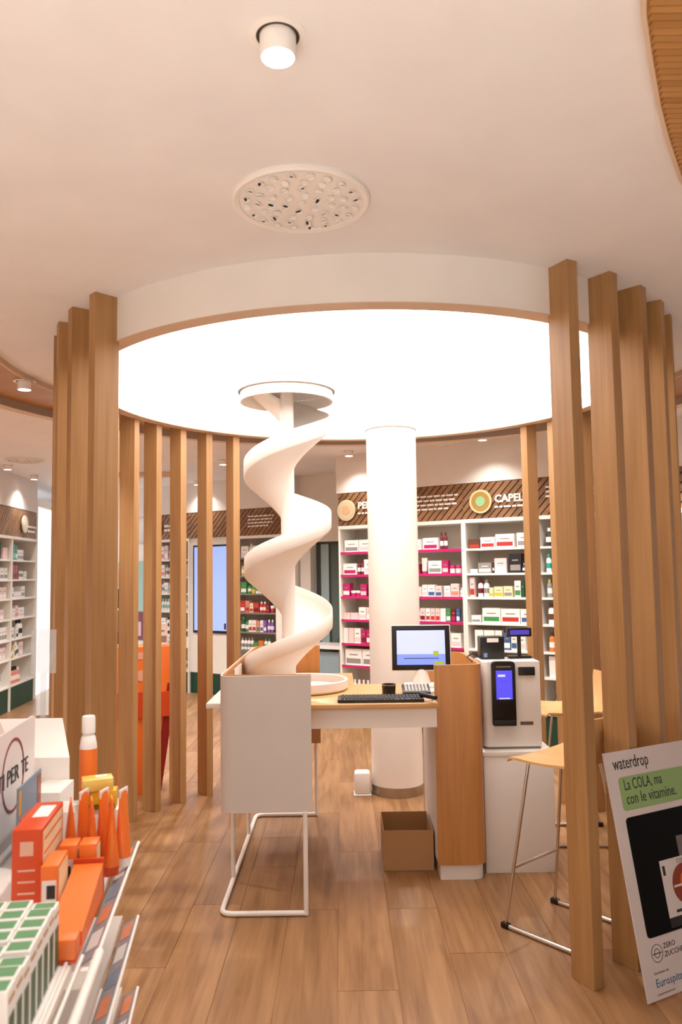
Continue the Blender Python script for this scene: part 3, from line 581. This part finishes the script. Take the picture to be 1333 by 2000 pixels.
text('brand_text', 'waterdrop', .068, inkm, pb, (.04, .815, .001), (0, 0, 0), .001, width=.2); text('slogan_text', 'La COLA, ma', .06, inkm, pb, (.078, .735, .0016), (0, 0, 0), .001, width=.215); text('slogan_text', 'con le vitamine.', .06, inkm, pb, (.078, .682, .0016), (0, 0, 0), .001, width=.285)
pbox('pictured_carton', mat('print_white', 'd8cfca', .5), .19, .42, .25, .455, .0016, .0022); lathe('pictured_drink', mat('print_amber', '8a3413', .5), [(0, 0), (.075, 0), (.075, .0006), (0, .0006)], pb, (.315, .355, .0023), 32); lathe('pictured_glow', mat('print_orange', 'd9631e', .5), [(0, 0), (.045, 0), (.045, .0005), (0, .0005)], pb, (.33, .36, .003), 24)
pbox('pictured_band', MATS['print_white'], .245, .385, .35, .358, .0036, .004); pbox('pictured_mark', inkm, .2, .214, .40, .435, .0023, .0028); pbox('pictured_glass', mat('print_grey', '6d655f', .4), .31, .40, .455, .53, .0016, .002); text('pictured_text', 'COLA', .022, inkm, pb, (.285, .433, .0024), (0, 0, 0), .0006); pbox('pictured_rule', inkm, .235, .38, .262, .272, .0023, .0028); pbox('pictured_table', mat('print_dark', '1d1815', .4), .19, .475, .215, .25, .0016, .002)
lathe('no_sugar_icon', inkm, [(.029, 0), (.031, 0), (.031, .0006), (.029, .0006)], pb, (.09, .15, .0006), 32, True); lathe('no_sugar_icon', inkm, [(.014, 0), (.016, 0), (.016, .0006), (.014, .0006)], pb, (.09, .15, .0006), 24, True); pbox('icon_bar', inkm, .066, .114, .148, .151, .0006, .0012)
text('claim_text', 'ZERO', .026, inkm, pb, (.128, .158, .0006), (0, 0, 0), .0006); text('claim_text', 'ZUCCHERI', .026, inkm, pb, (.128, .13, .0006), (0, 0, 0), .0006); text('small_text', 'Distribuito da', .014, mat('ink_brown', '7d6c62', .6), pb, (.055, .082, .0006), (0, 0, 0), .0006)
text('maker_text', 'Eurospital', .040, mat('ink_blue', '33648c', .5), pb, (.055, .04, .0006), (0, 0, 0), .0006, width=.15); pbox('maker_leaf', mat('leaf_green', '5f9c84', .5), .21, .228, .045, .06, .0006, .0012); pbox('maker_rule', MATS['ink_brown'], .055, .15, .015, .018, .0006, .0012)

# ------------------------------------------------------------------ ceiling fittings
def downlight(px, py, label, big=1.0, group=None, z=CH, energy=SPOT_W, xy=None, cone=105):
    p = atz(px, py, z) if xy is None else Vector((xy[0], xy[1], z))
    d = empty('downlight', (p.x, p.y, z), label=label, cat='ceiling light', group=group); r = .043*big
    lathe('trim_ring', white, [(r*1.2, -.0005), (r*1.6, -.0005), (r*1.6, -.003), (r*1.2, -.003)], d, close=True, seg=40); lathe('recess', darkb, [(r*.9, -.0008), (r*1.2, -.0008), (r*1.2, -.002), (r*.9, -.002)], d, close=True, seg=40)
    lathe('body', white, [(r, -.001), (r, -.05*big), (r*.96, -.055*big), (r*.9, -.055*big), (r*.9, -.05*big)], d, seg=40); lathe('lamp_face', lampm, [(0, -.052*big), (r*.9, -.052*big)], d, seg=32)
    L = bpy.data.lights.new('downlight_beam', 'SPOT'); L.energy = energy; L.spot_size = math.radians(cone); L.spot_blend = .7; L.color = (1, .96, .92); L.shadow_soft_size = .04
    lo = bpy.data.objects.new('lamp_beam', L); COL.objects.link(lo); lo.parent = d; lo.location = (0, 0, -.07*big)
    return d
downlight(543, 70, 'white cylinder downlight on the ceiling in front of the round air vent')
gb = 'small downlights near the shelving walls'
for i, (px, py, lb) in enumerate(((682, 890, 'small white downlight on the ceiling above the column-side magenta shelving'), (943, 860, 'small white downlight on the ceiling above the CAPELLI shelving'), (385, 945, 'small white downlight on the ceiling before the portrait wall screen'), (15, 908, 'small white downlight on the ceiling above the side wall shelving'), (67, 928, 'small white downlight on the ceiling close to the glass entrance'))): dlp = atz(px, py, CH); dlp = dlp*(1-(.35 if i < 3 else .0)/dlp.length); downlight(px, py, lb, 1.0, gb, CH, 20, (dlp.x, dlp.y), 125)
downlight(48, 745, 'white downlight set in the wooden ceiling ring', 1.0, None, CH-.031)
for xy in ((.75, 6.85), (-.35, 7.35), (1.9, 6.1), (-1.3, 8.6), (-2.4, 9.0), (-2.6, 7.2)): downlight(0, 0, 'added downlight hidden beyond the luminous drum to brighten the back shelving', 1.0, 'added downlights beyond the drum', CH, 95, xy, 140)  # added lamps hidden by the drum, put in to brighten the back shelving
for xy in ((-2.9, 2.6), (-3.0, 3.9), (-3.3, 6.4), (-2.6, 8.0), (3.0, 6.0)): downlight(0, 0, 'added downlight out over the shop floor to brighten the posts and side walls', 1.0, 'added downlights over the shop floor', CH-(.0 if abs(xy[0]) > 2.7 or xy[1] > 7 else .031), 150, xy)  # added lamps with no seen source, lifting the left posts and side walls
for i in range(3):
    for j in range(3): downlight(0, 0, 'added downlight over the added pale floor, put in to brighten the ceiling', 1.0, 'added downlights over the bounce floor', CH, 430, (-1.45+i*.85, -.3-j*.95), 75)  # added lamps behind the camera; their floor bounce brightens the ceiling
def vent(x, y, r, label, holes):
    v = empty('air_vent', (x, y, CH), label=label, cat='air vent'); lathe('frame_ring', white, [(r*.90, -.0005), (r, -.0005), (r, -.012), (r*.97, -.018), (r*.90, -.014)], v, seg=64, close=True); lathe('face_plate', white, [(0, -.010), (r*.91, -.010)], v, seg=64)
    if not holes: return
    cup = lathe_me('nozzle', [(.0, -.001), (.014, -.0), (.017, -.005), (.0185, -.011), (.0155, -.011), (.0145, -.006), (0, -.005)], 16); cup.materials.append(white)
    slot = lathe_me('nozzle_slot', [(0, -.0055), (.0142, -.0065)], 14); slot.materials.append(black); rnd = random.Random(3); k = 0
    for ring, n in ((.0, 1), (.25, 6), (.45, 11), (.63, 15), (.80, 20)):
        for i in range(n):
            a = 2*PI*i/n+ring*3; o = bpy.data.objects.new('nozzle', cup); COL.objects.link(o); o.parent = v; o.location = (r*ring*math.cos(a), r*ring*math.sin(a), -.0105); o.rotation_euler = (rnd.uniform(-.35, .35), rnd.uniform(-.3, .3), rnd.uniform(0, 6)); o.scale = (.8, .8, .8); k += 1
            if rnd.random() < .5: s_ = bpy.data.objects.new('nozzle_slot', slot); COL.objects.link(s_); s_.parent = o; s_.scale = (1, .45, 1)
vent(-.12, 2.565, .234, 'round white ceiling vent dotted with small swivel nozzles', True)
vent(1.083, 7.79, .1, 'small plain round ceiling disc above the CAPELLI shelving', False); vent(-3.41, 8.38, .2, 'round white ceiling vent near the side wall shelving', True)

# ------------------------------------------------------------------ product display at the aisle
GA = math.atan2(.134, .991); GO = Vector((-.50, 1.61, 0)); gx = Vector((math.cos(GA), math.sin(GA), 0)); gy = Vector((-math.sin(GA), math.cos(GA), 0))
def G(p): return GO+gx*p[0]+gy*p[1]+Vector((0, 0, p[2]))
def toG(x, y): d = Vector((x, y, 0))-GO; return d.dot(gx), d.dot(gy)
gd2 = empty('display_gondola', GO, GA, label='white aisle display shelving with price rails carrying orange and green packs', cat='shelving')
for z in (.86, .66, .47):
    box('shelf', whitesh, -.47, -.036, -.75, .655, z-.016, z-.001, gd2)
    for (y0, y1) in ((.0, .655),):
        pts = [(-.034, -.024), (.004, -.002), (.003, .0), (-.035, -.022)]
        bm = bmesh.new(); A = [bm.verts.new((x, y0, zz)) for x, zz in pts]; B = [bm.verts.new((x, y1, zz)) for x, zz in pts]; bm.faces.new(A); bm.faces.new(B[::-1])
        for i in range(4): bm.faces.new((A[i], A[(i+1) % 4], B[(i+1) % 4], B[i]))
        rail = link('price_rail', from_bm('price_rail', bm), mat('grey_acrylic', '9b949b', .15, alpha=.75), gd2, (0, 0, z-.006)); tube('rail_bead', white, [(.006, y0, .0), (.006, y1, .0)], .0042, rail, 8)
        for i in range(5): yy = .04+i*.125; o = link('price_ticket', box_me('price_ticket', .028, .085, .0008), mat('ticket_'+str(i % 3), ('d9cfc9', 'd9825c', '7c8494')[i % 3], .5), rail, (-.0155, yy+.05, -.0105), (0, -.52, 0))
for z in (.86, .66):
    tube('front_tube', white, [(.012, -.02, z+.006), (.012, -.75, z+.006)], .0095, gd2, 14); tube('inner_rail', whitesh, [(-.02, -.02, z+.002), (-.02, -.75, z+.002)], .004, gd2, 8); tube('inner_rail', whitesh, [(-.045, -.02, z+.002), (-.045, -.75, z+.002)], .004, gd2, 8); box('bracket', white, -.12, .0, -.04, -.025, z-.05, z-.0165, gd2)
box('back_panel', whitesh, -.49, -.471, -.75, .655, .0, 1.0, gd2); box('base', white, -.47, -.02, -.75, .655, .0, .10, gd2)
for yy in (-.03, .64): box('upright', white, -.47, -.44, yy, yy+.015, .1005, .843, gd2)
def gthing(name, m, cx, cy, z0, sx, sy, sz, label, cat, group=None, bev=.0015, rz=0):
    return link(name, box_me(name, sx, sy, sz, bev), m, None, (cx, cy, z0), (0, 0, GA+rz), label=label, cat=cat, group=group)
def face(o, nm, m, sx, sy, sz, loc): return link(nm, box_me(nm, sx, sy, sz), m, o, loc)
ZS = .8598
# grid of green and white packs
gm = mat('pack_leaf', '5f9468', .45); gd3 = mat('pack_darkleaf', '3c5d3a', .45)
for r_ in range(8):
    for c_ in range(3):
        p = G((-.045-c_*.047-.035, -.075-r_*.043, ZS)); h = .128-(.0 if (r_+c_) % 5 else .006)
        o = link('medicine_box', box_me('medicine_box', .045, .040, h, .001, 1), whitep, None, p, (0, 0, GA), label='narrow white box with green top panel packed in rows at the end of the display', cat='box', group='green and white boxes on the aisle display')
        face(o, 'top_panel', gm, .036, .030, .0008, (0, 0, h)); face(o, 'side_panel', gd3, .0008, .028, h*.62, (.0228, .002, h*.06)); face(o, 'side_stripe', mat('pack_ochre', 'b98a55', .5), .0008, .030, h*.05, (.0228, 0, h*.84))
# orange packs
o = gthing('sunscreen_carton', orange2, -.710, 1.862, ZS, .062, .215, .19, 'tall red-orange carton with pale lettering, the largest on the aisle display', 'box')
face(o, 'top_print', whitep, .035, .09, .0008, (.005, .03, .19)); face(o, 'front_mark', mat('pale_peach', 'e9b9a0', .5), .028, .0008, .03, (0, -.1082, .135)); face(o, 'side_print', mat('pack_cream', 'f0ddd0', .5), .0008, .19, .17, (.0315, 0, .01))
for i in range(4): face(o, 'front_line', MATS['pale_peach'], .036, .0008, .004, (0, -.1082, .03+i*.024))
for k in range(5): face(o, 'side_line', orange2, .0008, .17, .004, (.0322, 0, .04+.03*k))
o = gthing('sunscreen_carton', orange, -.645, 1.785, ZS, .036, .10, .12, 'short orange carton with a barcode panel on its front, beside the tall carton', 'box'); face(o, 'barcode_panel', whitep, .03, .0008, .045, (0, -.0508, .045)); face(o, 'side_print', MATS['pack_cream'], .0008, .09, .1, (.0187, 0, .01)); face(o, 'barcode', inkm, .018, .0008, .028, (.004, -.0516, .052)); face(o, 'lower_panel', MATS['pack_cream'], .03, .0008, .022, (0, -.0508, .012))
for i in range(2):
    o = gthing('sunscreen_carton', orange, -.655+i*.044, 1.915+.006*i, ZS, .040, .055, .112, 'slim orange carton with white barcode strip, one of a pair behind the orange tray', 'box', 'pair of slim orange cartons'); face(o, 'barcode_strip', whitep, .016, .0008, .06, (.004, -.0282, .02)); face(o, 'side_print', MATS['pack_cream'], .0008, .045, .09, (.0205, 0, .012)); face(o, 'barcode', inkm, .006, .0008, .03, (.004, -.029, .035))
tr = empty('orange_tray', G((-.062, .12, ZS)), GA, label='empty orange cardboard display tray with a front lip on the aisle shelf', cat='tray')
box('tray_base', orange2, -.034, .034, -.165, .165, .0005, .006, tr); box('front_lip', orange, -.034, .034, -.165, -.125, .0065, .045, tr, .002); box('left_wall', orange, -.037, -.0345, -.165, .165, .0005, .05, tr); box('back_wall', orange2, -.034, .034, .158, .165, .0065, .085, tr)
prism('sloped_bed', orange, [(-.095, .0065), (.155, .0065), (.155, .075), (-.095, .03)], -.033, .033, tr, 0, (0, 0, 0), (PI/2, 0, PI/2))
def otube(x, y, h, label, capm, group, rz=0, up=True):
    bm = bmesh.new(); rg = []
    for t_ in range(9):
        f = t_/8; rx = .021+.002*f; ry = .019*(1-f)**.8+.0015; rg.append([bm.verts.new((rx*math.cos(2*PI*i/14), ry*math.sin(2*PI*i/14), .022+f*(h-.022))) for i in range(14)])
    for A, B in zip(rg, rg[1:]):
        for i in range(14): bm.faces.new((A[i], A[(i+1) % 14], B[(i+1) % 14], B[i]))
    bm.faces.new(rg[0]); bm.faces.new(rg[-1]); o = link('sunscreen_tube', from_bm('sunscreen_tube', bm, True, 50), orange, None, (x, y, ZS), (0, 0, GA+rz), label=label, cat='tube', group=group)
    lathe('cap', capm, [(0, 0), (.019, 0), (.02, .022), (0, .022)], o, seg=16); face(o, 'crimp', orange if capm is not whitep else whitep, .044, .004, .02, (0, 0, h-.018)); return o
for i, x in enumerate((-.684, -.634, -.586)):
    otube(x, 2.0+.006*i, .185, 'orange sunscreen tube standing on its cap, front row behind the slim cartons', orange2, 'front row of orange tubes', 1.78); otube(x+.012, 2.062+.006*i, .19, 'orange sunscreen tube with white crimped end, back row beside the yellow packs', whitep, 'back row of orange tubes', 1.25)
rs = gthing('display_riser', whitesh, -.69, 2.165, ZS, .17, .11, .125, 'white block riser under the yellow packs and spray bottle', 'riser', None, .002)
o = gthing('yellow_carton', yellow, -.652, 2.135, ZS+.1255, .085, .045, .05, 'yellow carton standing on the white riser block', 'box'); face(o, 'dark_band', mat('olive_print', '6a6a1e', .5), .08, .0008, .012, (0, -.0232, .004)); o = gthing('yellow_carton', mat('yellow_light', 'f2d06a', .4), -.66, 2.135, ZS+.176, .078, .055, .03, 'pale yellow carton lying flat on top of the yellow carton', 'box', None, .0015, .25); face(o, 'lid_print', whitep, .03, .02, .0008, (.01, .01, .03))
bt = lathe('spray_bottle', whitep, [(0, 0), (.022, 0), (.023, .01), (.023, .15), (.019, .175), (.013, .185), (.013, .192), (0, .192)], None, (-.703, 2.19, ZS+.1255), 24, label='white spray bottle with orange label, on the riser behind the yellow packs', cat='bottle')
lathe('label_wrap', orange, [(.0235, .02), (.0235, .145)], bt, seg=24); lathe('cap', whitep, [(0, .186), (.018, .186), (.018, .225), (.016, .232), (0, .232)], bt, seg=24)
# stepped white block and header cards
sb = empty('stepped_plinth', (-.95, 2.8, 0), 0, label='stepped white display block between the header card and the oak posts', cat='plinth')
prism('upper_block', white, [(.11, -.36), (-.15, .31), (-.40, .31), (-.055, -.36)], 0, 1.05, sb, .002); prism('lower_block', white, [(.135, -.51), (.125, -.363), (.04, -.363), (.04, -.51)], 0, .985, sb, .002)
a = aty(68, 1396, 2.42); hz = a.z
hc = empty('header_card', (-.912, 2.10, 0), GA*.8, label='white header card reading SCELTI PER TE with a red ring, on the aisle display', cat='sign')
P = [(v.x, v.y) for v in fillet([(0, .87, 0), (.325, .87, 0), (.325, hz, 0), (-.45, hz, 0), (-.45, .87, 0), (-.001, .87, 0)], .02, 4)]
prism('card', mat('card_white', 'eadfda', .45), P, 0, .006, hc, 0, (0, 0, 0), (PI/2, 0, PI/2)); box('foot', whitep, -.012, .022, -.45, .1, .8605, .872, hc)
for wd_, yy_, ww_ in (('SCELTI', -.175, .205), ('PER', .055, .105), ('TE', .185, .065)): text('card_text', wd_, .062, inkm, hc, (.0075, yy_, 1.035), (PI/2, 0, PI/2), .001, width=ww_)
lathe('card_ring', mat('ring_red', '8c3b48', .5), [(.092, 0), (.10, 0), (.10, .0012), (.092, .0012)], hc, (.0062, .115, 1.055), 48, True, (0, PI/2, 0))
lf = empty('leaflet', (-.835, 2.02, 0), GA*.8, label='blue and orange leaflet standing in front of the header card', cat='leaflet')
box('sheet', mat('leaflet_blue', '7f93a8', .4), -.002, .002, .03, .245, .8605, 1.06, lf); box('sheet_print', mat('leaflet_orange', 'd96a3c', .4), .0022, .003, .045, .15, .92, .98, lf); box('sheet_print', mat('leaflet_yellow', 'e0a93a', .4), .0022, .003, .035, .055, .99, 1.05, lf); box('sheet_print', mat('leaflet_rust', 'a5573f', .4), .0022, .003, .205, .24, .9, 1.05, lf)
ah = empty('acrylic_holder', (-1.25, 3.30, 0), .1, label='tall clear acrylic sign stand behind the stepped white block', cat='stand'); tube('stem', clear, [(0, 0, .02), (0, 0, 1.2)], .012, ah, 12); box('panel', clear, -.05, .05, -.006, .006, 1.2, 1.38, ah, .002); box('foot', clear, -.1, .1, -.08, .08, 0, .018, ah, .003)

# ------------------------------------------------------------------ free-standing displays behind the posts
od = empty('orange_floor_display', (-1.58, 6.02, 0), math.radians(12), label='orange and red cardboard floor display standing behind the oak posts', cat='display stand')
prism('body', orange, [(-.22, 0), (.19, 0), (.30, .80), (.32, 1.07), (-.22, 1.07)], -.16, .16, od, .003, (0, 0, 0), (PI/2, 0, 0)); prism('side_fold', mat('deep_red', '8f1511', .5), [(.14, .02), (.197, .02), (.307, .80), (.24, .80)], .1605, .164, od, 0, (0, 0, 0), (PI/2, 0, 0)); box('tray_lip', orange2, -.225, .31, -.185, -.1645, .56, .74, od)
lathe('round_mark', mat('peach_mark', 'f2b79a', .5), [(0, 0), (.04, 0), (.04, .002), (0, .002)], od, (.05, -.1635, .86), 24, rot=(PI/2, 0, 0)); box('print', MATS['peach_mark'], -.02, .12, -.1632, -.1615, .98, 1.03, od)
product('box', Frame(-1.42, 5.98, 1, .2), .0, 1.0705, .09, .16, 'w', 'g', 'white carton standing on top of the orange floor display', None)
cr = empty('card_rack', (-1.95, 6.6, 0), math.radians(16), label='slim wire card rack with coloured leaflets behind the oak posts', cat='rack'); tube('pole', steel, [(0, 0, .02), (0, 0, 1.75)], .012, cr); lathe('foot', steel, [(0, 0), (.2, 0), (.2, .015), (0, .02)], cr)
for i, cc in enumerate(('3a7f9b', '8c6a5a', '2f86a8', 'b9b0a6', '4a2a35', '63713f', '2a2a30', 'd6cec6')): box('leaflet_pocket', mat('leaf_'+cc, cc, .5), -.11, .11, -.03, -.013, .25+i*.18, .41+i*.18, cr)
